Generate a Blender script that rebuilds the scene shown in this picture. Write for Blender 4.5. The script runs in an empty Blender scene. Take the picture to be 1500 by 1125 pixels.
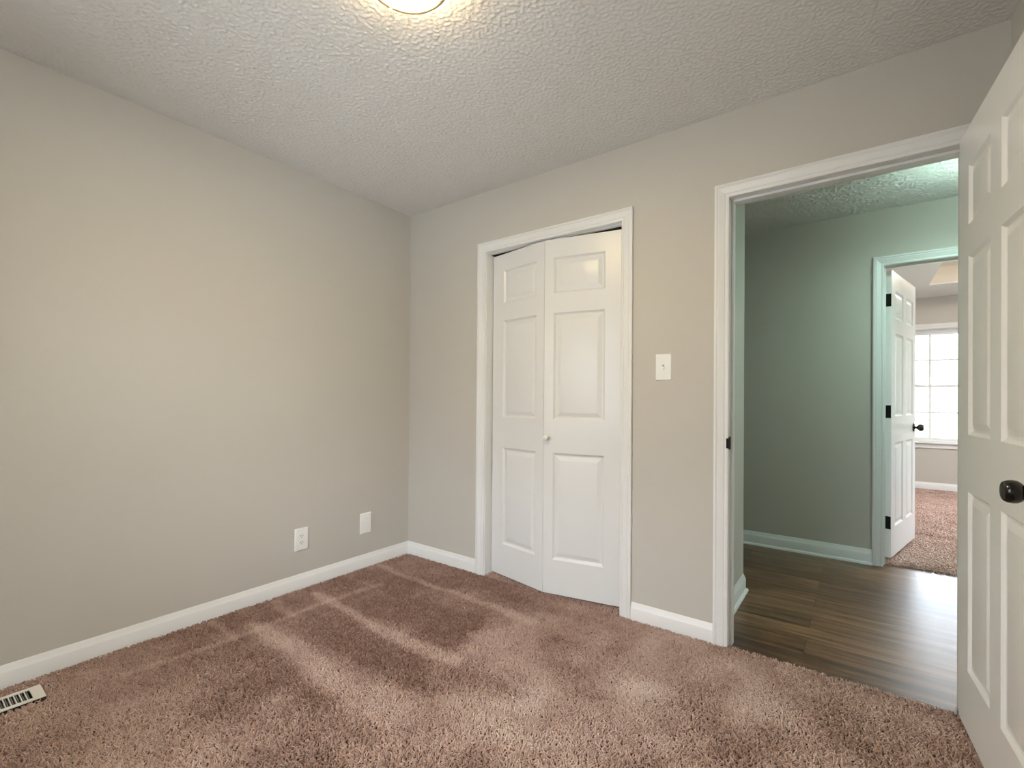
import bpy, bmesh, math, random
import numpy as np
from mathutils import Matrix, Vector

random.seed(4); RNG = np.random.default_rng(23)
SC = bpy.context.scene
COL = SC.collection

# ------------------------------------------------------------------ camera
cam_d = bpy.data.cameras.new('camera'); cam = bpy.data.objects.new('camera', cam_d); COL.objects.link(cam)
F_PX = 693.2
cam_d.sensor_fit = 'HORIZONTAL'; cam_d.sensor_width = 36.0; cam_d.lens = F_PX / 1500 * 36.0
cam_d.shift_y = 18.05 / 1500; cam_d.clip_start = 0.02; cam_d.clip_end = 200
YAW, PITCH, ROLL = -0.636324, 0.005247, 0.0071655
_f = Vector((math.sin(YAW), math.cos(YAW), 0)); _r = Vector((math.cos(YAW), -math.sin(YAW), 0)); _u = Vector((0, 0, 1))
_f2 = _f * math.cos(PITCH) + _u * math.sin(PITCH); _u2 = _u * math.cos(PITCH) - _f * math.sin(PITCH)
_r3 = _r * math.cos(ROLL) + _u2 * math.sin(ROLL); _u3 = _u2 * math.cos(ROLL) - _r * math.sin(ROLL)
cam.matrix_world = Matrix(((_r3.x, _u3.x, -_f2.x, 2.6473), (_r3.y, _u3.y, -_f2.y, -2.3259), (_r3.z, _u3.z, -_f2.z, 1.1173), (0, 0, 0, 1)))
SC.camera = cam

# ------------------------------------------------------------------ exposure, sky, daylight
SC.view_settings.view_transform = 'Standard'
SC.view_settings.look = 'None'
SC.view_settings.gamma = 1.0
SC.view_settings.use_curve_mapping = False
SC.view_settings.exposure = 0.09
SKY_UP = 15.0 # overcast sky; the hazy horizon is dimmer
SKY_HORIZON = 0.28 * SKY_UP
LAMP_BED, LAMP_HALL, LAMP_FAR = 152.0, 112.0, 185.0

world = bpy.data.worlds.new('overcast_sky'); SC.world = world; world.use_nodes = True
wn = world.node_tree; wn.nodes.clear()
w_out = wn.nodes.new('ShaderNodeOutputWorld'); w_bg = wn.nodes.new('ShaderNodeBackground')
w_tc = wn.nodes.new('ShaderNodeTexCoord'); w_sep = wn.nodes.new('ShaderNodeSeparateXYZ')
w_map = wn.nodes.new('ShaderNodeMapRange'); w_map.interpolation_type = 'SMOOTHSTEP'; w_map.inputs[1].default_value = 0.02; w_map.inputs[2].default_value = 0.34
w_map.inputs[3].default_value = SKY_HORIZON; w_map.inputs[4].default_value = SKY_UP
wn.links.new(w_tc.outputs['Generated'], w_sep.inputs[0]); wn.links.new(w_sep.outputs[2], w_map.inputs[0])
wn.links.new(w_map.outputs[0], w_bg.inputs['Strength']); w_bg.inputs['Color'].default_value = (0.87, 0.945, 1.06, 1)
wn.links.new(w_bg.outputs[0], w_out.inputs[0])

def portal(name, loc, rot, sx, sy):
    l = bpy.data.lights.new(name, 'AREA'); l.shape = 'RECTANGLE'; l.size = sx; l.size_y = sy
    l.cycles.is_portal = True
    o = bpy.data.objects.new(name, l); o.location = loc; o.rotation_euler = rot; COL.objects.link(o)

# room dimensions (metres; carpet tips at z = 0)
W, H, YB = 3.06, 2.44, -2.90            # bedroom width, ceiling, wall behind the camera
WT = 0.115                              # partition thickness
HY0, HY1 = WT, 1.80                     # hall
FY0, FY1 = 1.915, 5.75                  # far room
WIN1 = (0.66, 1.90, 0.72, 2.06)         # bedroom window behind the camera (x0, x1, z0, z1)
FILL_WIN4 = (-2.72, -1.72, 0.72, 2.06)       # unseen window added in the right wall for more daylight (y0, y1, z0, z1)
FILL_WIN3 = (2.90, 4.30, 0.60, 2.06)         # unseen window added to brighten the far room (y0, y1, z0, z1)
XR = 5.2                                # right end of hall and far room
WIN2 = (3.045, 3.955, 0.585, 2.06)      # far room window
portal('daylight_portal', ((WIN1[0] + WIN1[1]) / 2, YB - 0.16, (WIN1[2] + WIN1[3]) / 2), (math.pi / 2, 0, math.pi), WIN1[1] - WIN1[0], WIN1[3] - WIN1[2])
portal('daylight_portal', ((WIN2[0] + WIN2[1]) / 2, FY1 + 0.16, (WIN2[2] + WIN2[3]) / 2), (math.pi / 2, 0, 0), WIN2[1] - WIN2[0], WIN2[3] - WIN2[2])

portal('daylight_portal', (W + 0.27, (FILL_WIN4[0] + FILL_WIN4[1]) / 2, (FILL_WIN4[2] + FILL_WIN4[3]) / 2), (math.pi / 2, 0, -math.pi / 2), FILL_WIN4[1] - FILL_WIN4[0], FILL_WIN4[3] - FILL_WIN4[2])
portal('daylight_portal', (XR + 0.27, (FILL_WIN3[0] + FILL_WIN3[1]) / 2, (FILL_WIN3[2] + FILL_WIN3[3]) / 2), (math.pi / 2, 0, -math.pi / 2), FILL_WIN3[1] - FILL_WIN3[0], FILL_WIN3[3] - FILL_WIN3[2])

# ------------------------------------------------------------------ helpers
def tag(o, label=None, cat=None, group=None, kind=None):
    if label: o['label'] = label
    if cat: o['category'] = cat
    if group: o['group'] = group
    if kind: o['kind'] = kind
    return o

def empty(name, loc=(0, 0, 0), rz=0.0):
    o = bpy.data.objects.new(name, None); o.location = loc; o.rotation_euler = (0, 0, rz)
    o.empty_display_size = 0.05; COL.objects.link(o); return o

def link_mesh(name, me, mat, parent=None, loc=None, rz=None):
    me.name = name
    if mat: me.materials.append(mat)
    o = bpy.data.objects.new(name, me); COL.objects.link(o)
    if parent: o.parent = parent
    if loc: o.location = loc
    if rz is not None: o.rotation_euler = (0, 0, rz)
    return o

def build(name, bm, mat, parent=None, smooth=None, loc=None, rz=None, merge=1e-5):
    if merge: bmesh.ops.remove_doubles(bm, verts=bm.verts, dist=merge)
    bmesh.ops.recalc_face_normals(bm, faces=bm.faces)
    me = bpy.data.meshes.new(name); bm.to_mesh(me); bm.free()
    if smooth is not None:
        me.polygons.foreach_set('use_smooth', [True] * len(me.polygons))
        me.set_sharp_from_angle(angle=math.radians(smooth))
    return link_mesh(name, me, mat, parent, loc, rz)

def box(bm, x0, x1, y0, y1, z0, z1):
    v = [bm.verts.new(p) for p in ((x0, y0, z0), (x1, y0, z0), (x1, y1, z0), (x0, y1, z0), (x0, y0, z1), (x1, y0, z1), (x1, y1, z1), (x0, y1, z1))]
    for f in ((0, 3, 2, 1), (4, 5, 6, 7), (0, 1, 5, 4), (1, 2, 6, 5), (2, 3, 7, 6), (3, 0, 4, 7)):
        bm.faces.new([v[i] for i in f])
    return v

def bevel_box(x0, x1, y0, y1, z0, z1, b=0.002, seg=2):
    bm = bmesh.new(); box(bm, x0, x1, y0, y1, z0, z1)
    bmesh.ops.bevel(bm, geom=list(bm.edges), offset=b, segments=seg, profile=0.6, affect='EDGES')
    return bm

def lathe(bm, prof, axis='Z', n=40, origin=(0, 0, 0), cap=True):
    """prof: (radius, height) list turned about an axis through origin."""
    O = Vector(origin); rings = []
    for r, h in prof:
        ring = []
        for k in range(n):
            a = 2 * math.pi * k / n; c, s = r * math.cos(a), r * math.sin(a)
            p = {'Z': (c, s, h), '-Y': (c, -h, s), 'Y': (c, h, s), 'X': (h, c, s)}[axis]
            ring.append(bm.verts.new(O + Vector(p)))
        rings.append(ring)
    for a, b in zip(rings, rings[1:]):
        for k in range(n): bm.faces.new((a[k], a[(k + 1) % n], b[(k + 1) % n], b[k]))
    if cap:
        for ring, (r, h) in ((rings[0], prof[0]), (rings[-1], prof[-1])):
            if r > 1e-6: bm.faces.new(ring)

def wall_mesh(axis, a0, a1, t0, t1, z0, z1, openings=()):
    """a wall along axis 'x' or 'y' from a0 to a1, thickness t0..t1, with rectangular openings (a, a, z, z)."""
    A = sorted({a0, a1, *[v for o in openings for v in o[:2]]}); Z = sorted({z0, z1, *[v for o in openings for v in o[2:]]})
    A = [v for v in A if a0 <= v <= a1]; Z = [v for v in Z if z0 <= v <= z1]
    full = lambda i, k: 0 <= i < len(A) - 1 and 0 <= k < len(Z) - 1 and not any(o[0] <= A[i] < o[1] and o[2] <= Z[k] < o[3] for o in openings)
    bm = bmesh.new()
    P = (lambda a, t, z: (a, t, z)) if axis == 'x' else (lambda a, t, z: (t, a, z))
    q = lambda *ps: bm.faces.new([bm.verts.new(P(*p)) for p in ps])
    for i in range(len(A) - 1):
        for k in range(len(Z) - 1):
            if not full(i, k): continue
            a, b, c, d = A[i], A[i + 1], Z[k], Z[k + 1]
            q((a, t0, c), (b, t0, c), (b, t0, d), (a, t0, d)); q((a, t1, c), (a, t1, d), (b, t1, d), (b, t1, c))
            if not full(i - 1, k): q((a, t0, c), (a, t0, d), (a, t1, d), (a, t1, c))
            if not full(i + 1, k): q((b, t0, c), (b, t1, c), (b, t1, d), (b, t0, d))
            if not full(i, k - 1): q((a, t0, c), (a, t1, c), (b, t1, c), (b, t0, c))
            if not full(i, k + 1): q((a, t0, d), (b, t0, d), (b, t1, d), (a, t1, d))
    return bm

def prism(bm, pts_a, pts_b):
    """skin between two equal closed outlines, with end caps."""
    va = [bm.verts.new(p) for p in pts_a]; vb = [bm.verts.new(p) for p in pts_b]; n = len(va)
    for i in range(n): bm.faces.new((va[i], va[(i + 1) % n], vb[(i + 1) % n], vb[i]))
    bm.faces.new(va); bm.faces.new(list(reversed(vb)))

# ------------------------------------------------------------------ materials
def new_mat(name):
    m = bpy.data.materials.new(name); m.use_nodes = True
    nt = m.node_tree; b = nt.nodes['Principled BSDF']; return m, nt, b

def node(nt, t, **kw):
    n = nt.nodes.new(t)
    for k, v in kw.items(): setattr(n, k, v)
    return n

def coords(nt, scale=(1, 1, 1)):
    tc = node(nt, 'ShaderNodeTexCoord'); mp = node(nt, 'ShaderNodeMapping'); mp.inputs['Scale'].default_value = scale
    nt.links.new(tc.outputs['Object'], mp.inputs[0]); return mp.outputs[0]

def noise(nt, vec, scale, detail=3, rough=0.5):
    n = node(nt, 'ShaderNodeTexNoise'); n.inputs['Scale'].default_value = scale
    n.inputs['Detail'].default_value = detail; n.inputs['Roughness'].default_value = rough
    nt.links.new(vec, n.inputs['Vector']); return n

def paint(name, col, rough, bump_scale=250, bump=0.05, dist=0.001, var=0.02, spec=0.5):
    m, nt, b = new_mat(name)
    v = coords(nt); n = noise(nt, v, bump_scale, 3); bp = node(nt, 'ShaderNodeBump')
    bp.inputs['Strength'].default_value = bump; bp.inputs['Distance'].default_value = dist
    nt.links.new(n.outputs[0], bp.inputs['Height']); nt.links.new(bp.outputs[0], b.inputs['Normal'])
    n2 = noise(nt, v, 2.5, 2); mx = node(nt, 'ShaderNodeMix', data_type='RGBA')
    mx.inputs[6].default_value = (*[c * (1 - var) for c in col], 1); mx.inputs[7].default_value = (*[min(1, c * (1 + var)) for c in col], 1)
    nt.links.new(n2.outputs[0], mx.inputs[0]); nt.links.new(mx.outputs[2], b.inputs['Base Color'])
    b.inputs['Roughness'].default_value = rough; b.inputs['Specular IOR Level'].default_value = spec
    return m

M = {}
M['wall'] = paint('greige_wall_paint', (0.55, 0.518, 0.468), 0.6, 420, 0.10, 0.0008)
M['trim'] = paint('white_trim_paint', (0.79, 0.785, 0.775), 0.38, 300, 0.03, 0.0005, 0.01)
M['door'] = paint('door_white_lightened', (0.87, 0.87, 0.865), 0.28, 160, 0.04, 0.0008, 0.01)  # one white, lightened here in place of light the open doors miss
M['bifold'] = paint('closet_white_darkened', (0.75, 0.745, 0.735), 0.30, 160, 0.04, 0.0008, 0.01)  # same white, darkened in colour to offset stronger light on the closet
M['hinge'] = paint('matte_black', (0.008, 0.008, 0.008), 0.55, 300, 0.02, 0.0004, 0.1, 0.15)
M['plate'] = paint('white_plastic', (0.84, 0.835, 0.81), 0.35, 100, 0.0, 0.0005, 0.0)
M['black'] = paint('black_bronze', (0.008, 0.0075, 0.007), 0.17, 300, 0.02, 0.0004, 0.1)
M['dark'] = paint('dark_slot', (0.02, 0.02, 0.02), 0.8, 100, 0.0, 0.0005, 0.0)
M['grey_metal'] = paint('galvanised_metal', (0.35, 0.36, 0.35), 0.5, 60, 0.1, 0.001, 0.15)
M['grey_metal'].node_tree.nodes['Principled BSDF'].inputs['Metallic'].default_value = 0.6
M['nickel'] = paint('antique_brass', (0.42, 0.35, 0.24), 0.45, 100, 0.0, 0.0005, 0.02)
M['nickel'].node_tree.nodes['Principled BSDF'].inputs['Metallic'].default_value = 0.0
M['vinyl'] = paint('white_vinyl', (0.82, 0.83, 0.83), 0.35, 100, 0.0, 0.0005, 0.0)

def popcorn_mat(name, col):
    m, nt, b = new_mat(name); v = coords(nt)
    n = noise(nt, v, 210, 3, 0.6); bp = node(nt, 'ShaderNodeBump')
    bp.inputs['Strength'].default_value = 0.6; bp.inputs['Distance'].default_value = 0.0025
    nt.links.new(n.outputs[0], bp.inputs['Height']); nt.links.new(bp.outputs[0], b.inputs['Normal'])
    b.inputs['Base Color'].default_value = (*col, 1); b.inputs['Roughness'].default_value = 0.85
    b.inputs['Specular IOR Level'].default_value = 0.2
    return m
M['ceiling'] = popcorn_mat('popcorn_ceiling', (0.74, 0.725, 0.705))
M['tray'] = paint('cream_tray_paint', (0.66, 0.595, 0.50), 0.7)

def carpet_mat():
    m, nt, b = new_mat('carpet_yarn')
    at = node(nt, 'ShaderNodeAttribute', attribute_name='tone')
    r = node(nt, 'ShaderNodeValToRGB'); e = r.color_ramp.elements
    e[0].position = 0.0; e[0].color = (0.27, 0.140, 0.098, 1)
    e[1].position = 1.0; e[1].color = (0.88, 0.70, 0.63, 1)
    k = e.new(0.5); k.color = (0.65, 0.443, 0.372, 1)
    nt.links.new(at.outputs['Fac'], r.inputs[0]); nt.links.new(r.outputs[0], b.inputs['Base Color'])
    b.inputs['Roughness'].default_value = 0.95; b.inputs['Specular IOR Level'].default_value = 0.15
    b.inputs['Sheen Weight'].default_value = 0.22; b.inputs['Sheen Roughness'].default_value = 0.4
    return m
M['yarn'] = carpet_mat()
M['backing'] = paint('carpet_backing', (0.16, 0.095, 0.07), 1.0, 300, 0.6, 0.003, 0.2, 0.1)

def plank_mat():
    m, nt, b = new_mat('vinyl_plank_floor')
    v = coords(nt)
    br = node(nt, 'ShaderNodeTexBrick'); br.offset = 0.37; br.offset_frequency = 2
    br.inputs['Color1'].default_value = (0, 0, 0, 1); br.inputs['Color2'].default_value = (1, 1, 1, 1); br.inputs['Mortar'].default_value = (0.5, 0.5, 0.5, 1)
    br.inputs['Scale'].default_value = 1.0; br.inputs['Mortar Size'].default_value = 0.0012; br.inputs['Mortar Smooth'].default_value = 0.2
    br.inputs['Brick Width'].default_value = 1.22; br.inputs['Row Height'].default_value = 0.152; br.inputs['Bias'].default_value = 0.0
    nt.links.new(v, br.inputs['Vector'])
    # grain, shifted per plank
    sc = node(nt, 'ShaderNodeVectorMath', operation='MULTIPLY'); sc.inputs[1].default_value = (1.3, 16.0, 1.0); nt.links.new(v, sc.inputs[0])
    sh = node(nt, 'ShaderNodeVectorMath', operation='MULTIPLY_ADD'); sh.inputs[1].default_value = (7.0, 3.0, 5.0)
    nt.links.new(br.outputs['Color'], sh.inputs[0]); nt.links.new(sc.outputs[0], sh.inputs[2])
    g1 = noise(nt, sh.outputs[0], 1.6, 6, 0.62); g1.inputs['Distortion'].default_value = 0.6
    sc2 = node(nt, 'ShaderNodeVectorMath', operation='MULTIPLY'); sc2.inputs[1].default_value = (6.0, 150.0, 1.0); nt.links.new(v, sc2.inputs[0])
    g2 = noise(nt, sc2.outputs[0], 1.0, 3, 0.6)
    mx = node(nt, 'ShaderNodeMath', operation='MULTIPLY_ADD'); mx.inputs[1].default_value = 0.24; nt.links.new(br.outputs['Color'], mx.inputs[0]); nt.links.new(g1.outputs[0], mx.inputs[2])
    mx2 = node(nt, 'ShaderNodeMath', operation='MULTIPLY_ADD'); mx2.inputs[1].default_value = 0.22; nt.links.new(g2.outputs[0], mx2.inputs[0]); nt.links.new(mx.outputs[0], mx2.inputs[2])
    r = node(nt, 'ShaderNodeValToRGB'); e = r.color_ramp.elements
    e[0].position = 0.46; e[0].color = (0.031, 0.0132, 0.0048, 1); e[1].position = 0.92; e[1].color = (0.25, 0.137, 0.067, 1)
    k = e.new(0.66); k.color = (0.095, 0.044, 0.0185, 1)
    nt.links.new(mx2.outputs[0], r.inputs[0])
    dk = node(nt, 'ShaderNodeMix', data_type='RGBA'); dk.inputs[7].default_value = (0.03, 0.02, 0.013, 1)
    nt.links.new(br.outputs['Fac'], dk.inputs[0]); nt.links.new(r.outputs[0], dk.inputs[6]); nt.links.new(dk.outputs[2], b.inputs['Base Color'])
    bp = node(nt, 'ShaderNodeBump'); bp.inputs['Strength'].default_value = 0.25; bp.inputs['Distance'].default_value = 0.0008
    nt.links.new(g2.outputs[0], bp.inputs['Height']); nt.links.new(bp.outputs[0], b.inputs['Normal'])
    b.inputs['Roughness'].default_value = 0.34; b.inputs['Specular IOR Level'].default_value = 0.75
    return m
M['plank'] = plank_mat()

def glass_mat():
    m = bpy.data.materials.new('window_glass'); m.use_nodes = True; nt = m.node_tree; nt.nodes.clear()
    o = node(nt, 'ShaderNodeOutputMaterial'); mix = node(nt, 'ShaderNodeMixShader'); tr = node(nt, 'ShaderNodeBsdfTransparent'); gl = node(nt, 'ShaderNodeBsdfGlossy')
    gl.inputs['Roughness'].default_value = 0.02; tr.inputs['Color'].default_value = (0.95, 0.975, 0.97, 1)
    fr = node(nt, 'ShaderNodeFresnel'); fr.inputs['IOR'].default_value = 1.45
    nt.links.new(fr.outputs[0], mix.inputs[0]); nt.links.new(tr.outputs[0], mix.inputs[1]); nt.links.new(gl.outputs[0], mix.inputs[2]); nt.links.new(mix.outputs[0], o.inputs[0])
    return m
M['glass'] = glass_mat()

def lamp_mat(name, col, strength):
    m, nt, b = new_mat(name)
    b.inputs['Base Color'].default_value = (0.85, 0.84, 0.8, 1); b.inputs['Roughness'].default_value = 0.3
    b.inputs['Emission Color'].default_value = (*col, 1); b.inputs['Emission Strength'].default_value = strength
    return m
M['lamp_bed'] = lamp_mat('lit_opal_glass', (1.0, 0.79, 0.40), LAMP_BED)
M['lamp_hall'] = lamp_mat('lit_hall_glass', (0.66, 1.0, 0.87), LAMP_HALL)
M['lamp_far'] = lamp_mat('lit_far_glass', (1.0, 0.93, 0.83), LAMP_FAR)
RIM = 0.45
M['rim_bed'] = lamp_mat('lit_opal_rim', (1.0, 0.80, 0.50), LAMP_BED * RIM)
M['rim_hall'] = lamp_mat('lit_hall_rim', (0.66, 1.0, 0.87), LAMP_HALL * 1.4)
M['rim_far'] = lamp_mat('lit_far_rim', (1.0, 0.93, 0.83), LAMP_FAR * RIM)
M['grass'] = paint('lawn', (0.16, 0.22, 0.10), 0.95, 30, 0.3, 0.02, 0.2)
M['concrete'] = paint('bounce_concrete', (0.60, 0.58, 0.54), 0.9, 30, 0.2, 0.01, 0.1)  # pale so that the unseen ground reflects daylight indoors

# ------------------------------------------------------------------ setting: walls, floors, ceilings
DOOR = (2.160, 2.945, -0.3, 2.045)      # bedroom doorway, rough
CLOS = (0.722, 1.634, -0.3, 2.046)      # closet doorway
DOOR3 = (2.770, 3.560, -0.3, 2.050)     # far room doorway
Z0, Z1 = -0.10, 2.62
JT = 0.018                              # jamb board thickness

def structure(name, bm, mat, label, cat, **k):
    return tag(build(name, bm, mat, **k), label, cat, kind='structure')

def grow(o): return (o[0] - JT, o[1] + JT, o[2], o[3] + JT)
structure('wall_left', wall_mesh('y', YB - 0.15, 0.90, -0.12, 0.0, Z0, Z1), M['wall'], 'plain greige wall with the outlet and the blank plate low on it', 'wall')
structure('wall_far', wall_mesh('x', 0.0, 5.2, 0.0, WT, Z0, Z1, [grow(DOOR), grow(CLOS)]), M['wall'], 'greige wall holding the white bifold closet and the open doorway', 'wall')
structure('wall_right', wall_mesh('y', YB - 0.15, 0.0, W, W + 0.15, Z0, Z1, [FILL_WIN4]), M['wall'], 'sliver of greige wall behind the open white door', 'wall')
structure('wall_near', wall_mesh('x', 0.0, W, YB - 0.15, YB, Z0, Z1, [WIN1]), M['wall'], 'greige bedroom wall with the window, facing the closet', 'wall')
structure('wall_closet_back', wall_mesh('x', 0.0, 2.085, 0.66, 0.755, Z0, Z1), M['wall'], 'greige wall behind the closet, facing the hall', 'wall')
structure('wall_hall_return', wall_mesh('y', WT, 0.66, 1.99, 2.085, Z0, Z1), M['wall'], 'short greige return wall just past the doorway, ending at an outside corner', 'wall')
structure('wall_hall_far', wall_mesh('x', -0.3, 5.2, HY1, FY0, Z0, Z1, [grow(DOOR3)]), M['wall'], 'hall wall facing the bedroom, tinted green by the hall lamp', 'wall')
structure('wall_hall_left', wall_mesh('y', 0.755, HY1, -0.30, -0.20, Z0, Z1), M['wall'], 'end wall of the hall beyond the closet', 'wall')
structure('wall_hall_right', wall_mesh('y', WT, FY1 + 0.15, XR, XR + 0.15, Z0, Z1, [FILL_WIN3]), M['wall'], 'end wall of the hall and of the far room', 'wall')
structure('wall_far_room_left', wall_mesh('y', FY0, FY1 + 0.15, 1.80, 1.90, Z0, Z1), M['wall'], 'side wall of the far room behind its open door', 'wall')
structure('wall_far_room_far', wall_mesh('x', 1.90, 5.2, FY1, FY1 + 0.15, Z0, Z1, [WIN2]), M['wall'], 'greige far room wall with the bright window', 'wall')

def rect(x0, x1, y0, y1, z0, z1):
    bm = bmesh.new(); box(bm, x0, x1, y0, y1, z0, z1); return bm
structure('floor', rect(0, W, YB, 0.014, -0.06, -0.014), M['backing'], 'bedroom floor under the pinkish-brown carpet pile', 'floor')
structure('floor_closet', rect(0, 1.99, 0.014, 0.66, -0.06, -0.016), M['backing'], 'dark closet floor behind the bifold door', 'floor')
structure('floor_hall', rect(-0.2, 5.2, 0.014, 1.868, -0.06, -0.013), M['plank'], 'brown wood-look plank floor of the hall', 'floor')
structure('floor_far_room', rect(1.9, 5.2, 1.868, FY1, -0.06, -0.012), M['backing'], 'far room floor under its carpet pile', 'floor')

def band_noise(nx, ny, cell, lo, hi, rng):
    """smooth random field, band-passed between wavelengths lo and hi (metres)."""
    a = np.fft.rfft2(rng.standard_normal((ny, nx)))
    fy = np.fft.fftfreq(ny, cell)[:, None]; fx = np.fft.rfftfreq(nx, cell)[None, :]
    f = np.sqrt(fx * fx + fy * fy); a *= np.exp(-(f * lo) ** 2 * 3.2) * (1 - np.exp(-(f * hi) ** 2 * 1.2))
    z = np.fft.irfft2(a, s=(ny, nx)); return z / z.std()

def ceiling_mesh(name, x0, x1, y0, y1, z, cell, amp, mat, label, lo=0.0086, hi=0.026):
    nx = int((x1 - x0) / cell) + 2; ny = int((y1 - y0) / cell) + 2
    xs = np.linspace(x0, x1, nx); ys = np.linspace(y0, y1, ny)
    n = band_noise(nx, ny, cell, lo, hi, RNG)
    h = np.clip(n, -0.4, 2.2) + 0.4
    X, Y = np.meshgrid(xs, ys); V = np.stack([X, Y, z + 0.001 - amp * h], -1).reshape(-1, 3)
    i = (np.arange(ny - 1)[:, None] * nx + np.arange(nx - 1)[None, :]).ravel()
    Fc = np.stack([i, i + nx, i + nx + 1, i + 1], -1)
    me = bpy.data.meshes.new(name); me.vertices.add(len(V)); me.vertices.foreach_set('co', V.astype(np.float32).ravel())
    me.loops.add(Fc.size); me.loops.foreach_set('vertex_index', Fc.ravel().astype(np.int32))
    me.polygons.add(len(Fc)); me.polygons.foreach_set('loop_start', np.arange(0, Fc.size, 4, dtype=np.int32))
    me.polygons.foreach_set('use_smooth', np.ones(len(Fc), bool))
    me.update(calc_edges=True)
    return tag(link_mesh(name, me, mat), label, 'ceiling', kind='structure')
ceiling_mesh('ceiling', 0, W, YB, 0, H, 0.0042, 0.0012, M['ceiling'], 'white popcorn-textured bedroom ceiling around the dome light')
ceiling_mesh('ceiling_hall', -0.2, 5.2, WT, HY1, H, 0.006, 0.0030, M['ceiling'], 'popcorn-textured hall ceiling seen through the doorway', 0.012, 0.036)
bm = bmesh.new(); box(bm, -0.15, 5.3, YB - 0.15, FY0 - 0.02, Z1, Z1 + 0.08)
structure('ceiling_roof_deck', bm, M['dark'], 'deck above the bedroom and hall ceilings', 'ceiling')

# far room ceiling with a raised tray
TX0, TX1, TY0, TY1, TZ, FH = 3.27, 4.75, 2.95, 4.90, 2.66, 2.46
bm = wall_mesh('x', 1.9, 5.2, 0, 0.012, FY0, FY1, [(TX0, TX1, TY0, TY1)])
for v in bm.verts: v.co = Vector((v.co.x, v.co.z, FH + v.co.y))
structure('ceiling_far_room', bm, M['ceiling'], 'white far room ceiling around the cream tray', 'ceiling')
bm = bmesh.new()
q = lambda *ps: bm.faces.new([bm.verts.new(p) for p in ps])
e_ = 0.006
X0_, X1_, Y0_, Y1_ = TX0 - e_, TX1 + e_, TY0 - e_, TY1 + e_
q((X0_, Y0_, TZ), (X1_, Y0_, TZ), (X1_, Y1_, TZ), (X0_, Y1_, TZ))
for (a, b_) in (((X0_, Y0_), (X1_, Y0_)), ((X1_, Y0_), (X1_, Y1_)), ((X1_, Y1_), (X0_, Y1_)), ((X0_, Y1_), (X0_, Y0_))):
    q((*a, FH + 0.008), (*b_, FH + 0.008), (*b_, TZ), (*a, TZ))
structure('ceiling_tray', bm, M['tray'], 'cream-painted raised tray in the far room ceiling', 'ceiling')

# ------------------------------------------------------------------ baseboards
def base_profile(h, t=0.0125, shoe=False, z0=-0.014):
    p = [(0, z0)]
    if shoe: p += [(t + 0.013, z0), (t + 0.013, z0 + 0.006), (t + 0.011, z0 + 0.012), (t + 0.007, z0 + 0.0165), (t, z0 + 0.019)]
    else: p += [(t, z0)]
    return p + [(t, h * 0.66), (t * 0.93, h * 0.685), (t * 0.80, h * 0.72), (t * 0.42, h * 0.88), (t * 0.30, h * 0.95), (t * 0.15, h), (0, h)]

def baseboard(name, label, axis, at, face, a0, a1, m0=0, m1=0, h=0.082, shoe=False, z0=-0.014, parent=None):
    """runs along axis from a0 to a1 on the plane at; face = +1/-1 side it sticks out to; m: mitre (+1 inner corner, -1 outer corner)."""
    pr = base_profile(h, shoe=shoe, z0=z0); bm = bmesh.new()
    P = (lambda a, t, z: (a, at + face * t, z)) if axis == 'x' else (lambda a, t, z: (at + face * t, a, z))
    prism(bm, [P(a0 + m0 * t, t, z) for t, z in pr], [P(a1 - m1 * t, t, z) for t, z in pr])
    o = build(name, bm, M['trim'], smooth=25)
    return tag(o, label, 'baseboard', kind='structure')
baseboard('baseboard_left', 'long white baseboard along the left greige wall', 'y', 0, 1, YB, 0, 1, 1)
baseboard('baseboard_far_1', 'short white baseboard between the room corner and the closet casing', 'x', 0, -1, 0, 0.6565, 1, 0)
baseboard('baseboard_far_2', 'white baseboard under the light switch, between closet and doorway', 'x', 0, -1, 1.700, 2.102)
baseboard('baseboard_right', 'white baseboard on the wall hidden behind the open door', 'y', W, -1, YB, 0, 1, 0)
baseboard('baseboard_near', 'white baseboard under the bedroom window', 'x', YB, 1, 0, W, 1, 1)
baseboard('baseboard_hall_return', 'white baseboard with shoe moulding on the short hall return wall', 'y', 2.085, 1, WT + 0.018, 0.755, 0, -1, 0.092, True)
baseboard('baseboard_closet_back', 'white baseboard around the outside corner toward the hall', 'x', 0.755, 1, -0.2, 2.085, 0, -1, 0.092, True)
baseboard('baseboard_hall_far', 'white baseboard with shoe moulding along the green-lit hall wall', 'x', HY1, -1, -0.2, 2.708, 0, 0, 0.092, True)
baseboard('baseboard_far_room', 'white baseboard under the far room window', 'x', FY1, -1, 1.9, 5.2, 0, 0, 0.085, False)

# ------------------------------------------------------------------ casings
CW = 0.062
CPROF = [(0, 0), (0, 0.0165), (0.003, 0.0180), (0.011, 0.0180), (0.0135, 0.0150), (0.0165, 0.0150), (0.019, 0.0165), (0.030, 0.0140),
         (0.043, 0.0112), (0.045, 0.0085), (0.048, 0.0085), (0.050, 0.0108), (0.056, 0.0108), (0.060, 0.0095), (0.062, 0.0070), (0.062, 0)]

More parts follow.
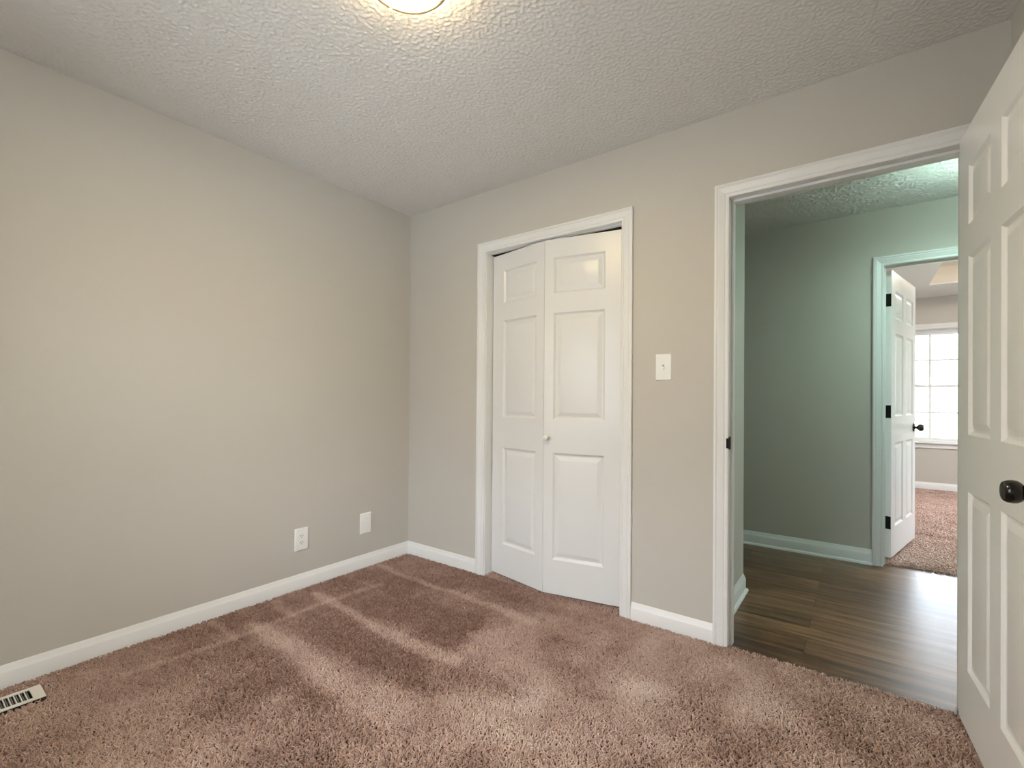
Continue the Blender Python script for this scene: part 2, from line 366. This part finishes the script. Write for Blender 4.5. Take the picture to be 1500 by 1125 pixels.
def casing(parent, x0, x1, zt, y, face, z0=-0.012, sides=(True, True)):
    """three mitred boards round an opening x0..x1 with its top at zt, on the plane y, sticking out to face."""
    d = [(CW - w, t) for w, t in CPROF]
    if sides[0]:
        bm = bmesh.new(); prism(bm, [(x0 - k, y + face * t, z0) for k, t in d], [(x0 - k, y + face * t, zt + k) for k, t in d]); build('side_casing', bm, M['trim'], parent, smooth=30)
    if sides[1]:
        bm = bmesh.new(); prism(bm, [(x1 + k, y + face * t, z0) for k, t in d], [(x1 + k, y + face * t, zt + k) for k, t in d]); build('side_casing', bm, M['trim'], parent, smooth=30)
    bm = bmesh.new(); prism(bm, [(x0 - k, y + face * t, zt + k) for k, t in d], [(x1 + k, y + face * t, zt + k) for k, t in d]); build('head_casing', bm, M['trim'], parent, smooth=30)

def jambs(parent, o, y0, y1, stop=None, z0=-0.012):
    x0, x1, _, zt = o
    build('jamb', bevel_box(x0 - JT + 0.0005, x0, y0, y1, z0, zt, 0.001, 1), M['trim'], parent)
    build('jamb', bevel_box(x1, x1 + JT - 0.0005, y0, y1, z0, zt, 0.001, 1), M['trim'], parent)
    build('head_jamb', bevel_box(x0 - JT + 0.0005, x1 + JT - 0.0005, y0, y1, zt, zt + JT - 0.0005, 0.001, 1), M['trim'], parent)
    if stop:
        a, b_ = stop; s = 0.011
        build('door_stop', bevel_box(x0 - 0.0003, x0 + s, a, b_, z0, zt - s, 0.002), M['trim'], parent)
        build('door_stop', bevel_box(x1 - s, x1 + 0.0003, a, b_, z0, zt - s, 0.002), M['trim'], parent)
        build('head_stop', bevel_box(x0, x1, a, b_, zt - s, zt + 0.0003, 0.002), M['trim'], parent)

def trim_root(name, loc, label):
    return tag(empty(name, loc), label, 'door frame', kind='structure')
# children keep world coordinates: roots sit at the origin
t1 = trim_root('trim_1', (0, 0, 0), 'white moulded casing around the bifold closet')
casing(t1, CLOS[0] - 0.004, CLOS[1] + 0.004, CLOS[3] + 0.002, 0.0, -1); jambs(t1, CLOS, 0.0, WT)
build('bifold_track', rect(CLOS[0] + 0.002, CLOS[1] - 0.002, 0.020, 0.046, CLOS[3] - 0.004, CLOS[3] - 0.0003), M['trim'], t1)
build('slit_shade_strip', rect(CLOS[0] + 0.002, CLOS[1] - 0.002, 0.052, 0.090, CLOS[3] - 0.006, CLOS[3] - 0.0003), M['dark'], t1)  # dark strip standing in for the shade in the slit above the leaves
t2 = trim_root('trim_2', (0, 0, 0), 'white moulded casing around the open bedroom doorway')
casing(t2, DOOR[0], DOOR[1], DOOR[3], 0.0, -1)
casing(t2, DOOR[0], DOOR[1], DOOR[3], WT, 1)
jambs(t2, DOOR, 0.0, WT, (0.036, 0.072))
sp = bevel_box(DOOR[0] - 0.0005, DOOR[0] + 0.0022, -0.004, 0.031, 0.892, 0.951, 0.001, 1)
box(sp, DOOR[0] - 0.008, DOOR[0] + 0.0022, -0.0135, -0.004, 0.899, 0.944)
o = build('strike_plate', sp, M['hinge'], t2); o['label'] = 'black strike plate'
t3 = trim_root('trim_3', (0, 0, 0), 'white casing around the far room doorway in the hall')
casing(t3, DOOR3[0], DOOR3[1], DOOR3[3], HY1, -1)
casing(t3, DOOR3[0], DOOR3[1], DOOR3[3], FY0, 1)
jambs(t3, DOOR3, HY1, FY0, (1.84, 1.876))

# ------------------------------------------------------------------ panelled doors
def leaf_bm(w, h, t, panels):
    """door leaf: x 0..w, y 0..t, z 0..h, moulded raised panels on both faces."""
    bm = bmesh.new()
    X = sorted({0, w, *[v for p in panels for v in p[:2]]}); Z = sorted({0, h, *[v for p in panels for v in p[2:]]})
    inp = lambda x, z: any(p[0] <= x < p[1] and p[2] <= z < p[3] for p in panels)
    rings = [(0, 0), (0.003, 0.0022), (0.009, 0.0085), (0.013, 0.0100), (0.019, 0.0100), (0.040, 0.0030), (0.042, 0.0026)]
    for y, s in ((0, 1), (t, -1)):
        for i in range(len(X) - 1):
            for k in range(len(Z) - 1):
                if inp(X[i] + 1e-6, Z[k] + 1e-6): continue
                bm.faces.new([bm.verts.new(p) for p in ((X[i], y, Z[k]), (X[i + 1], y, Z[k]), (X[i + 1], y, Z[k + 1]), (X[i], y, Z[k + 1]))])
        for x0, x1, z0, z1 in panels:
            R = []
            for d, e in rings:
                R.append([bm.verts.new(p) for p in ((x0 + d, y + s * e, z0 + d), (x1 - d, y + s * e, z0 + d), (x1 - d, y + s * e, z1 - d), (x0 + d, y + s * e, z1 - d))])
            for a, b_ in zip(R, R[1:]):
                for k in range(4): bm.faces.new((a[k], a[(k + 1) % 4], b_[(k + 1) % 4], b_[k]))
            bm.faces.new(R[-1])
    for a, b_ in (((0, 0), (w, 0)), ((w, 0), (w, h)), ((w, h), (0, h)), ((0, h), (0, 0))):
        bm.faces.new([bm.verts.new(p) for p in ((a[0], 0, a[1]), (b_[0], 0, b_[1]), (b_[0], t, b_[1]), (a[0], t, a[1]))])
    return bm

ROWS = [(0.205, 0.805), (0.995, 1.595), (1.70, 1.90)]     # heights above the leaf's own bottom
KNOB = [(0.0, 0.0), (0.033, 0.0), (0.033, 0.003), (0.030, 0.007), (0.014, 0.009), (0.0105, 0.013), (0.0105, 0.022), (0.015, 0.026), (0.0225, 0.031), (0.0265, 0.038),
        (0.0275, 0.046), (0.0262, 0.054), (0.0228, 0.0605), (0.0205, 0.0625), (0.018, 0.0632), (0.0, 0.0632)]

def door_knobs(root, x, z, t):
    for axis, y in (('-Y', 0.0), ('Y', t)):
        bm = bmesh.new(); lathe(bm, KNOB, axis, 40, (x, y, z)); o = build('door_knob', bm, M['black'], root, smooth=35); o['label'] = 'round black door knob'

def hinge(root, z, t):
    bm = bevel_box(-0.0022, 0.0006, 0.002, t - 0.001, z - 0.045, z + 0.045, 0.001, 1)
    lathe(bm, [(0, -0.046), (0.006, -0.046), (0.006, 0.046), (0, 0.046)], 'Z', 16, (-0.004, t + 0.004, z), cap=False)
    o = build('hinge', bm, M['hinge'], root, smooth=35); o['label'] = 'black hinge'

def panel_door(name, loc, rz, w, cols, label):
    r = empty(name, loc, rz); t = 0.035
    panels = [(*c, *z) for c in cols for z in ROWS]
    build('door_leaf', leaf_bm(w, 2.03, t, panels), M['door'], r, smooth=12)
    door_knobs(r, w - 0.067, 0.895, t)
    for z in (0.245, 1.03, 1.82): hinge(r, z, t)
    return tag(r, label, 'door', kind='structure')
panel_door('door_1', (2.926, -0.030, 0.013), math.radians(-85.8), 0.77, [(0.113, 0.343), (0.437, 0.664)], 'white six-panel door with black knob standing open beside the doorway')
panel_door('door_3', (2.8165, 1.948, 0.016), math.radians(76.7), 0.785, [(0.108, 0.363), (0.463, 0.700)], 'white six-panel door with black hinges standing open in the far room')

# bifold closet door: two hinged leaves, slightly folded
d2 = tag(empty('door_2', (0.725, 0.064, 0.007)), 'white two-leaf bifold closet door, folded slightly open at the middle', 'door', kind='structure')
pL, pM, pR = Vector((0.725, 0.064)), Vector((1.172, -0.020)), Vector((1.6315, 0.068))
for k, (a, b_) in enumerate(((pL, pM), (pM, pR))):
    w = (b_ - a).length - 0.003; ang = math.atan2((b_ - a).y, (b_ - a).x)
    px = (0.099, 0.389) if k == 0 else (0.056, 0.355)
    lf = build('bifold_leaf', leaf_bm(w, 2.026, 0.030, [(*px, *z) for z in ((0.195, 0.803), (0.992, 1.604), (1.716, 1.921))]), M['bifold'], d2, smooth=12,
               loc=(a.x - 0.725 + 0.0015 * math.cos(ang), a.y - 0.064, 0), rz=ang)
    if k == 1:
        bm = bmesh.new()
        lathe(bm, [(0, 0), (0.011, 0), (0.010, 0.003), (0.007, 0.006), (0.0065, 0.012), (0.010, 0.016), (0.0145, 0.021), (0.0160, 0.027), (0.0145, 0.032), (0.009, 0.0355), (0, 0.0365)], '-Y', 32, (0.024, 0, 0.892))
        o = build('closet_knob', bm, M['plate'], lf, smooth=40); o['label'] = 'small round white knob'
    for z in ((0.25, 1.0, 1.75) if k == 0 else ()):
        build('leaf_hinge', rect(w - 0.03, w + 0.0025, 0.0301, 0.032, z - 0.03, z + 0.03), M['grey_metal'], lf)

# ------------------------------------------------------------------ windows
def window(name, x0, x1, z0, z1, yin, s, label):
    """double-hung window in an opening of the wall whose room face is y = yin; s = +1 if outside is toward +y."""
    r = tag(empty(name, (0, 0, 0)), label, 'window', kind='structure')
    Y = lambda d: yin + s * d
    def b(nm, xa, xb, da, db, za, zb, mat, par=r, bv=0.002):
        ya, yb = sorted((Y(da), Y(db))); return build(nm, bevel_box(xa, xb, ya, yb, za, zb, bv, 1), mat, par)
    # reveal lining, casing, stool, apron
    b('reveal_side', x0 + 0.0005, x0 + 0.012, 0.0, 0.15, z0 + 0.0005, z1 - 0.0005, M['trim']); b('reveal_side', x1 - 0.012, x1 - 0.0005, 0.0, 0.15, z0 + 0.0005, z1 - 0.0005, M['trim'])
    b('reveal_head', x0 + 0.0005, x1 - 0.0005, 0.0, 0.15, z1 - 0.012, z1 - 0.0005, M['trim'])
    casing(r, x0 + 0.004, x1 - 0.004, z1 - 0.004, yin, -s, z0 + 0.0155)
    b('stool', x0 - 0.09, x1 + 0.09, -0.045, 0.0, z0 - 0.005, z0 + 0.016, M['trim'], bv=0.006)
    b('sill', x0 + 0.0005, x1 - 0.0005, 0.0, 0.15, z0 + 0.0005, z0 + 0.014, M['trim'])
    b('apron', x0 - 0.06, x1 + 0.06, -0.016, -0.0002, z0 - 0.062, z0 - 0.006, M['trim'], bv=0.003)
    xa, xb, za, zb = x0 + 0.012, x1 - 0.012, z0 + 0.014, z1 - 0.012
    fw = 0.026
    b('frame_side', xa, xa + fw, 0.07, 0.145, za, zb, M['vinyl']); b('frame_side', xb - fw, xb, 0.07, 0.145, za, zb, M['vinyl'])
    b('frame_head', xa, xb, 0.07, 0.145, zb - 0.03, zb, M['vinyl']); b('frame_sill', xa, xb, 0.07, 0.145, za, za + 0.02, M['vinyl'])
    xa += fw; xb -= fw; za += 0.02; zb -= 0.03; zm = (za + zb) / 2
    for nm, d, c, e in (('upper_sash', 0.115, zm - 0.018, zb), ('lower_sash', 0.082, za, zm + 0.018)):
        sh = bmesh.new(); y0, y1 = sorted((Y(d - 0.013), Y(d + 0.013))); sw = 0.016
        box(sh, xa, xa + sw, y0, y1, c, e); box(sh, xb - sw, xb, y0, y1, c, e)
        box(sh, xa + sw, xb - sw, y0, y1, c, c + 0.034); box(sh, xa + sw, xb - sw, y0, y1, e - 0.034, e)
        so = build(nm, sh, M['vinyl'], r, merge=0)
        mt = bmesh.new(); y0, y1 = sorted((Y(d - 0.007), Y(d + 0.007)))
        for k in (1, 2):
            xm = xa + (xb - xa) * k / 3; box(mt, xm - 0.011, xm + 0.011, y0, y1, c + 0.034, e - 0.034)
        zc = (c + e) / 2; y0, y1 = sorted((Y(d - 0.0065), Y(d + 0.0065))); box(mt, xa + sw, xb - sw, y0, y1, zc - 0.010, zc + 0.010)
        build('muntin_grid', mt, M['vinyl'], so, merge=0)
        y0, y1 = sorted((Y(d - 0.002), Y(d + 0.002)))
        gm = bmesh.new(); gm.faces.new([gm.verts.new(p) for p in ((xa + sw - 0.004, Y(d), c + 0.03), (xb - sw + 0.004, Y(d), c + 0.03), (xb - sw + 0.004, Y(d), e - 0.03), (xa + sw - 0.004, Y(d), e - 0.03))])
        build('pane', gm, M['glass'], so)
    build('sash_lock', bevel_box((xa + xb) / 2 - 0.3, (xa + xb) / 2 - 0.25, *sorted((Y(0.064), Y(0.09))), zm + 0.0175, zm + 0.028, 0.003, 1), M['vinyl'], r)
    return r
window('window_1', *WIN1, YB, -1, 'white double-hung bedroom window facing the closet')
window('window_2', *WIN2, FY1, 1, 'bright white double-hung window with muntins in the far room')
def fill_side_window(name, win, x, label):  # builds the unseen windows that are added for extra daylight
    c = (win[0] + win[1]) / 2; h = (win[1] - win[0]) / 2
    r = window(name, -h, h, win[2], win[3], 0.0, 1, label); r.location = (x, c, 0); r.rotation_euler = (0, 0, -math.pi / 2)
fill_side_window('fill_window_3', FILL_WIN3, XR, 'unseen side window added to brighten the far room')
fill_side_window('fill_window_4', FILL_WIN4, W, 'unseen double-hung window added in the right wall to light the bedroom')

# ------------------------------------------------------------------ ceiling lights
def ceiling_light(loc, scale, glass, rim, label, drop=0.0):
    r = tag(empty('ceiling_light', loc), label, 'ceiling light')
    s = scale
    if drop:        # semi-flush: a canopy and stem above the pan
        bm = bmesh.new(); lathe(bm, [(0, drop), (0.062, drop), (0.060, drop - 0.014), (0.015, drop - 0.026), (0.009, drop - 0.034), (0.009, 0), (0, 0)], 'Z', 32); build('stem', bm, M['nickel'], r, smooth=35)
    bm = bmesh.new(); lathe(bm, [(0, 0), (0.102 * s, 0), (0.105 * s, -0.008), (0.108 * s, -0.034), (0.100 * s, -0.036), (0, -0.036)], 'Z', 56); build('ceiling_pan', bm, M['plate'], r, smooth=35)
    bm = bmesh.new(); lathe(bm, [(0.104 * s, -0.0345), (0.108 * s, -0.0365), (0.109 * s, -0.053), (0.106 * s, -0.055)], 'Z', 56, cap=False); build('glass_rim', bm, rim, r, smooth=60)
    bm = bmesh.new(); R_ = 0.120 * s; n = 64
    pr = [(R_ - 0.008, -0.056), (R_ - 0.009, -0.066), (R_ - 0.004, -0.0725), (R_ + 0.005, -0.0725), (R_ + 0.011, -0.066), (R_ + 0.009, -0.055), (R_ - 0.002, -0.050), (R_ - 0.008, -0.056)]
    lathe(bm, pr, 'Z', n, cap=False); build('ring', bm, M['nickel'], r, smooth=60)
    bm = bmesh.new()
    prof = [(0.1105 * s, -0.054), (0.1115 * s, -0.0615)] + [(r_ * s, -0.0625 - 0.024 * s * (1 - (r_ / 0.1115) ** 2)) for r_ in (0.110, 0.104, 0.096, 0.085, 0.072, 0.056, 0.038, 0.020, 0.003)]
    lathe(bm, prof, 'Z', 56); build('glass_dome', bm, glass, r, smooth=60)
    for a in (math.radians(161), math.radians(281), math.radians(41)):
        fx, fy = (R_ + 0.006) * math.cos(a), (R_ + 0.004) * math.sin(a)
        bm = bmesh.new(); lathe(bm, [(0, -0.0835), (0.004, -0.082), (0.006, -0.078), (0.0055, -0.073), (0.003, -0.070), (0.003, -0.060), (0, -0.060)], 'Z', 20, (fx, fy, 0)); build('finial', bm, M['nickel'], r, smooth=50)
    for k in range(3):
        a = math.radians(161 + 120 * k); bm = bmesh.new()
        ca, sa = math.cos(a), math.sin(a)
        v = box(bm, 0.095 * s, R_ + 0.002, -0.005, 0.005, -0.055, -0.030)
        bmesh.ops.rotate(bm, verts=bm.verts, cent=(0, 0, 0), matrix=Matrix.Rotation(a, 3, 'Z')); build('arm', bm, M['nickel'], r)
    return r
ceiling_light((1.545, -1.385, H), 1.0, M['lamp_bed'], M['rim_bed'], 'lit dome ceiling light with a slim brass ring on the popcorn bedroom ceiling')
ceiling_light((3.24, 1.08, H - 0.15), 1.0, M['lamp_hall'], M['rim_hall'], 'lit dome light on the hall ceiling, hidden behind the open door', 0.15)
ceiling_light((4.0, 3.9, TZ), 1.4, M['lamp_far'], M['rim_far'], 'warm dome light inside the cream tray of the far room')

# ------------------------------------------------------------------ wall plates
def plate_bm(w, h, t=0.0065):
    """cover plate in local coords: x across, z up, -y out of the wall."""
    bm = bmesh.new(); prof = [(0, 0), (0.0005, 0.0035), (0.003, 0.0058), (0.006, t)]
    R_ = [[bm.verts.new((sx * (w / 2 - d), -e, sz * (h / 2 - d))) for sx, sz in ((-1, -1), (1, -1), (1, 1), (-1, 1))] for d, e in prof]
    for a, b_ in zip(R_, R_[1:]):
        for k in range(4): bm.faces.new((a[k], a[(k + 1) % 4], b_[(k + 1) % 4], b_[k]))
    bm.faces.new(R_[-1]); bm.faces.new(list(reversed(R_[0]))); return bm
def screw(r, x, z, y=-0.0064):
    bm = bmesh.new(); lathe(bm, [(0, 0), (0.0034, 0), (0.003, 0.0010), (0.0012, 0.0014), (0, 0.0014)], '-Y', 18, (x, y, z)); build('screw', bm, M['plate'], r, smooth=40)
PW, PH = 0.081, 0.131
# outlet on the left wall (local -y -> world +x)
RZ = math.radians(90)
r = tag(empty('wall_outlet', (0.0, -0.818, 0.284), RZ), 'white duplex outlet low on the left greige wall', 'outlet')
build('cover_plate', plate_bm(PW, PH), M['plate'], r, smooth=30); screw(r, 0, 0)
for zc in (0.0195, -0.0195):
    bm = bmesh.new(); n = 32; ring = []
    for k in range(n):
        a = 2 * math.pi * k / n; ring.append((0.0172 * max(-1, min(1, 1.12 * math.cos(a))) , 0.0142 * max(-0.93, min(0.93, math.sin(a) * 1.1))))
    prism(bm, [(x, -0.006, zc + z) for x, z in ring], [(x * 0.97, -0.0078, zc + z * 0.97) for x, z in ring])
    rc = build('receptacle', bm, M['plate'], r)
    for nm, x0, x1, za, zb in (('slot', -0.0078, -0.0052, -0.001, 0.0075), ('slot', 0.0052, 0.0078, 0.0, 0.0068), ('ground_hole', -0.0025, 0.0025, -0.0095, -0.0048)):
        s = build(nm, rect(x0, x1, -0.0081, -0.0070, zc + za, zc + zb), M['dark'], rc)
r = tag(empty('blank_cover_plate', (0.0, -0.3705, 0.2865), RZ), 'white blank cover plate on the left wall, near the room corner', 'cover plate')
build('cover_plate', plate_bm(PW + 0.004, PH + 0.003), M['plate'], r, smooth=30)
for z in (0.042, -0.042): screw(r, 0, z)
r = tag(empty('light_switch', (1.860, 0.0, 1.2785)), 'white toggle light switch between the closet and the open doorway', 'light switch')
build('cover_plate', plate_bm(PW - 0.002, PH), M['plate'], r, smooth=30)
for z in (0.030, -0.030): screw(r, 0, z)
o = build('switch_slot', rect(-0.0052, 0.0052, -0.0070, -0.0060, -0.0120, 0.0120), M['grey_metal'], r); o['label'] = 'grey toggle slot'
bm = bmesh.new(); prism(bm, [(-0.0042, -0.006, -0.009), (0.0042, -0.006, -0.009), (0.0042, -0.006, 0.004), (-0.0042, -0.006, 0.004)], [(-0.0034, -0.017, -0.0125), (0.0034, -0.017, -0.0125), (0.0034, -0.017, -0.0065), (-0.0034, -0.017, -0.0065)])
build('toggle', bm, M['plate'], r)

# ------------------------------------------------------------------ floor register
RX0, RX1, RY0, RY1 = 0.106, 0.217, -2.245, -1.931
r = tag(empty('floor_register', (0, 0, 0)), 'white slotted floor vent in the carpet beside the left baseboard', 'vent')
bm = bmesh.new(); zt = 0.006; ex, ey = 0.015, 0.032
box(bm, RX0, RX1, RY0, RY0 + ey, zt - 0.004, zt); box(bm, RX0, RX1, RY1 - ey, RY1, zt - 0.004, zt)
box(bm, RX0, RX0 + ex, RY0 + ey, RY1 - ey, zt - 0.004, zt); box(bm, RX1 - ex, RX1, RY0 + ey, RY1 - ey, zt - 0.004, zt)
build('faceplate', bm, M['plate'], r, merge=0)
bm = bmesh.new(); n = 18; pitch = (RY1 - RY0 - 2 * ey) / n
for k in range(1, n):
    y = RY1 - ey - k * pitch; box(bm, RX0 + ex, RX1 - ex, y - 0.0016, y + 0.0016, zt - 0.004, zt - 0.0004)
build('grille', bm, M['plate'], r, merge=0)
bm = bmesh.new()
for k in range(n):
    y = RY1 - ey - (k + 0.5) * pitch
    v = box(bm, RX0 + ex, RX1 - ex, y - 0.0010, y + 0.0010, -0.030, zt - 0.0045)
    for w in v[:4]: w.co.y -= 0.012
build('damper_blades', bm, M['grey_metal'], r, merge=0)
bm = bmesh.new()
x0, x1, y0, y1 = RX0 + ex - 0.002, RX1 - ex + 0.002, RY0 + ey - 0.002, RY1 - ey + 0.002
for xa, xb, ya, yb in ((x0 - .001, x0, y0, y1), (x1, x1 + .001, y0, y1), (x0, x1, y0 - .001, y0), (x0, x1, y1, y1 + .001)): box(bm, xa, xb, ya, yb, -0.0135, zt - 0.0045)
box(bm, x0, x1, y0, y1, -0.0139, -0.0128)
build('duct_collar', bm, M['dark'], r, merge=0)

# ------------------------------------------------------------------ carpet pile
def value_noise(x, y, cell, rng, n=160):
    g = rng.random((n, n)); u = x / cell + 37.3; v = y / cell + 61.7
    i = np.floor(u).astype(int); j = np.floor(v).astype(int); a = u - i; b = v - j
    a = a * a * (3 - 2 * a); b = b * b * (3 - 2 * b)
    G = lambda p, q_: g[q_ % n, p % n]
    return (G(i, j) * (1 - a) + G(i + 1, j) * a) * (1 - b) + (G(i, j + 1) * (1 - a) + G(i + 1, j + 1) * a) * b

def seg_band(x, y, pts, w0, w1):
    """soft band along a polyline, width growing from w0 to w1."""
    out = np.zeros_like(x); n = len(pts) - 1
    for k in range(n):
        (ax, ay), (bx, by) = pts[k], pts[k + 1]; dx, dy = bx - ax, by - ay; L2 = dx * dx + dy * dy
        t = np.clip(((x - ax) * dx + (y - ay) * dy) / L2, 0, 1); d = np.hypot(x - ax - t * dx, y - ay - t * dy)
        w = w0 + (w1 - w0) * (k + t) / n; out = np.maximum(out, np.clip(1.5 - d / w, 0, 1))
    return out
def soft_rect(x, y, x0, x1, y0, y1, e=0.03):
    s = lambda v: np.clip(v / e + 0.5, 0, 1)
    return s(x - x0) * s(x1 - x) * s(y - y0) * s(y1 - y)

def nap_shade_field(x, y, rng):
    wx = x + 0.05 * (value_noise(x, y, 0.16, rng) - 0.5); wy = y + 0.05 * (value_noise(x, y, 0.16, rng) - 0.5)
    m = 0.75 * (value_noise(x, y, 0.22, rng) - 0.5) + 0.65 * (value_noise(x, y, 0.09, rng) - 0.5)
    far = np.clip((1.45 - wx) / 0.35, 0, 1)                       # vacuumed part, near the left wall; its darker nap is painted as tone
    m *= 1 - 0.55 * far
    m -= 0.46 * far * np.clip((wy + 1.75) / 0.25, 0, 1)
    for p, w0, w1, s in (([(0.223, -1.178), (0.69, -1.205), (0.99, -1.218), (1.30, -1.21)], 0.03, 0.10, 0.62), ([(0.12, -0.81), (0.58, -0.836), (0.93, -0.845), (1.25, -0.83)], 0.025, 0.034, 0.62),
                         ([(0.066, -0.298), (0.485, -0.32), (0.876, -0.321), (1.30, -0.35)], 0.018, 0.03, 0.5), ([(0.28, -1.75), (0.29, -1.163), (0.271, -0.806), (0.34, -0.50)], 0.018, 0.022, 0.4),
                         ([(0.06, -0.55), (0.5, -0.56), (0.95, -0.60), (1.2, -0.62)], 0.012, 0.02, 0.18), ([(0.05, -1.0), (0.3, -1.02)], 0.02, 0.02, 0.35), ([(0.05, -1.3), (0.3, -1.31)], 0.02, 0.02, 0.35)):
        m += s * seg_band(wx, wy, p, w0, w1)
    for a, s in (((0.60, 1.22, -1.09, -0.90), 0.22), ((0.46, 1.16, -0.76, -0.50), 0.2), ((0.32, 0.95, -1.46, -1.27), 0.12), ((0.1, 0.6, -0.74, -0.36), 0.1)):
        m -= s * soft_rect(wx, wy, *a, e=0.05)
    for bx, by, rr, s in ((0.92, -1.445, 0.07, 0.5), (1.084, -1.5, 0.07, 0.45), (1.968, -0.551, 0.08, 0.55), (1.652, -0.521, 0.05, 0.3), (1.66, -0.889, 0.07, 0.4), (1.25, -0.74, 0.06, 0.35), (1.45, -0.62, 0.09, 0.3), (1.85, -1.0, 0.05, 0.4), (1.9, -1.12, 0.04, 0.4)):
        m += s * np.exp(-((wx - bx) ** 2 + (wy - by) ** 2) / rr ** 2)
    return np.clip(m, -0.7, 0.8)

def carpet(name, x0, x1, y0, y1, cell, rad, length, label, holes=(), nap=True, seed=3):
    rng = np.random.default_rng(seed)
    nx, ny = int((x1 - x0) / cell), int((y1 - y0) / cell)
    X, Y = np.meshgrid(x0 + (np.arange(nx) + 0.5) * (x1 - x0) / nx, y0 + (np.arange(ny) + 0.5) * (y1 - y0) / ny)
    X = X.ravel() + rng.uniform(-0.45, 0.45, nx * ny) * cell; Y = Y.ravel() + rng.uniform(-0.45, 0.45, nx * ny) * cell
    keep = np.ones(len(X), bool)
    for a in holes: keep &= ~((X > a[0]) & (X < a[1]) & (Y > a[2]) & (Y < a[3]))
    X, Y = X[keep], Y[keep]; N = len(X)
    m = nap_shade_field(X, Y, rng) if nap else 0.5 * (value_noise(X, Y, 0.12, rng) - 0.5)
    az = 4.5 * math.pi * value_noise(X, Y, 0.015, rng) + rng.normal(0, 0.75, N); ln = rng.uniform(0.25, 1.15, N)
    # the nap leans away from the window side where the vacuum has pushed it back
    lx = np.cos(az) * ln + 0.30 * m * -0.6; ly = np.sin(az) * ln + 0.30 * m * 0.8
    L = length * rng.uniform(0.75, 1.15, N); rr = rad * rng.uniform(0.75, 1.25, N)
    zb = -0.0138
    kx, ky = rng.normal(0, 0.5, N), rng.normal(0, 0.5, N)
    lev = [(0.0, 0.9, 0, 0), (0.5, 1.15, 0.35, 1.0), (0.88, 0.85, 0.95, 0.4)]
    V = np.empty((N, 10, 3), np.float32)
    for li, (h, rs, lean, kink) in enumerate(lev):
        cx = X + L * (lx * lean + kx * kink * 0.5); cy = Y + L * (ly * lean + ky * kink * 0.5)
        for k in range(3):
            a = az + k * 2.094 + li * 0.5
            V[:, li * 3 + k, 0] = cx + rr * rs * np.cos(a); V[:, li * 3 + k, 1] = cy + rr * rs * np.sin(a); V[:, li * 3 + k, 2] = zb + L * h
    V[:, 9, 0] = X + L * lx * 1.12; V[:, 9, 1] = Y + L * ly * 1.12; V[:, 9, 2] = zb + L
    V[:, :, 0] = np.clip(V[:, :, 0], x0 + 0.0005, x1 - 0.0005)
    V[:, :, 1] = np.clip(V[:, :, 1], y0, y1)
    tri = []
    for li in range(2):
        for k in range(3):
            a, b_ = li * 3 + k, li * 3 + (k + 1) % 3; tri += [(a, b_, b_ + 3), (a, b_ + 3, a + 3)]
    for k in range(3): tri.append((6 + k, 6 + (k + 1) % 3, 9))
    T = (np.array(tri, np.int32)[None] + (np.arange(N, dtype=np.int32) * 10)[:, None, None]).reshape(-1)
    tone = np.clip(0.465 + 0.56 * m + 0.26 * (value_noise(X, Y, 0.011, rng) - 0.5) + rng.normal(0, 0.10, N), 0, 1)  # light and dark look of the leaning nap painted into yarn tone
    tv = (tone[:, None] * np.ones(10)).astype(np.float32).ravel()
    me = bpy.data.meshes.new(name); me.vertices.add(N * 10); me.vertices.foreach_set('co', V.ravel())
    me.loops.add(len(T)); me.loops.foreach_set('vertex_index', T)
    me.polygons.add(len(T) // 3); me.polygons.foreach_set('loop_start', np.arange(0, len(T), 3, dtype=np.int32))
    me.polygons.foreach_set('use_smooth', np.ones(len(T) // 3, bool))
    at = me.attributes.new('tone', 'FLOAT', 'POINT'); at.data.foreach_set('value', tv)
    me.update(calc_edges=True)
    return tag(link_mesh(name, me, M['yarn']), label, 'carpet', kind='stuff')
carpet('carpet_pile', 0.0135, W - 0.0135, YB + 0.0135, -0.0135, 0.0060, 0.0025, 0.0134, 'pinkish-brown plush carpet with vacuum marks, their nap shading painted into the yarn, covering the bedroom floor',
       holes=[(RX0 - 0.004, RX1 + 0.004, RY0 - 0.004, RY1 + 0.004)])
carpet('carpet_pile', DOOR[0] + 0.001, DOOR[1] - 0.001, -0.0135, 0.013, 0.0062, 0.0021, 0.0145, 'narrow strip of carpet pile in the bedroom doorway, ending at the hall planks', nap=False, seed=5)
carpet('carpet_pile', CLOS[0] + 0.001, CLOS[1] - 0.001, -0.0135, 0.30, 0.0080, 0.0026, 0.0145, 'carpet pile running under the bifold door into the closet', nap=False, seed=6)
carpet('carpet_pile', DOOR3[0] + 0.001, DOOR3[1] - 0.001, 1.864, 1.930, 0.0085, 0.003, 0.016, 'carpet edge in the far room doorway, meeting the hall planks', nap=False, seed=7)
carpet('carpet_pile', 2.30, 4.40, 1.930, FY1 - 0.0135, 0.0100, 0.0056, 0.0145, 'pinkish carpet of the far room under the bright window', nap=False, seed=8)

# ------------------------------------------------------------------ outdoors beyond the far window, and pale ground for bounced daylight
structure('ground', rect(-40, 40, FY1 + 0.16, 60, -0.75, -0.60), M['grass'], 'lawn outside the far room window', 'lawn')
structure('ground_bounce', rect(-40, 40, -40, FY1 + 0.16, -0.75, -0.60), M['concrete'], 'unseen pale concrete added to bounce daylight onto the ceiling', 'bounce ground')  # added out of view as a reflector for daylight through the windows
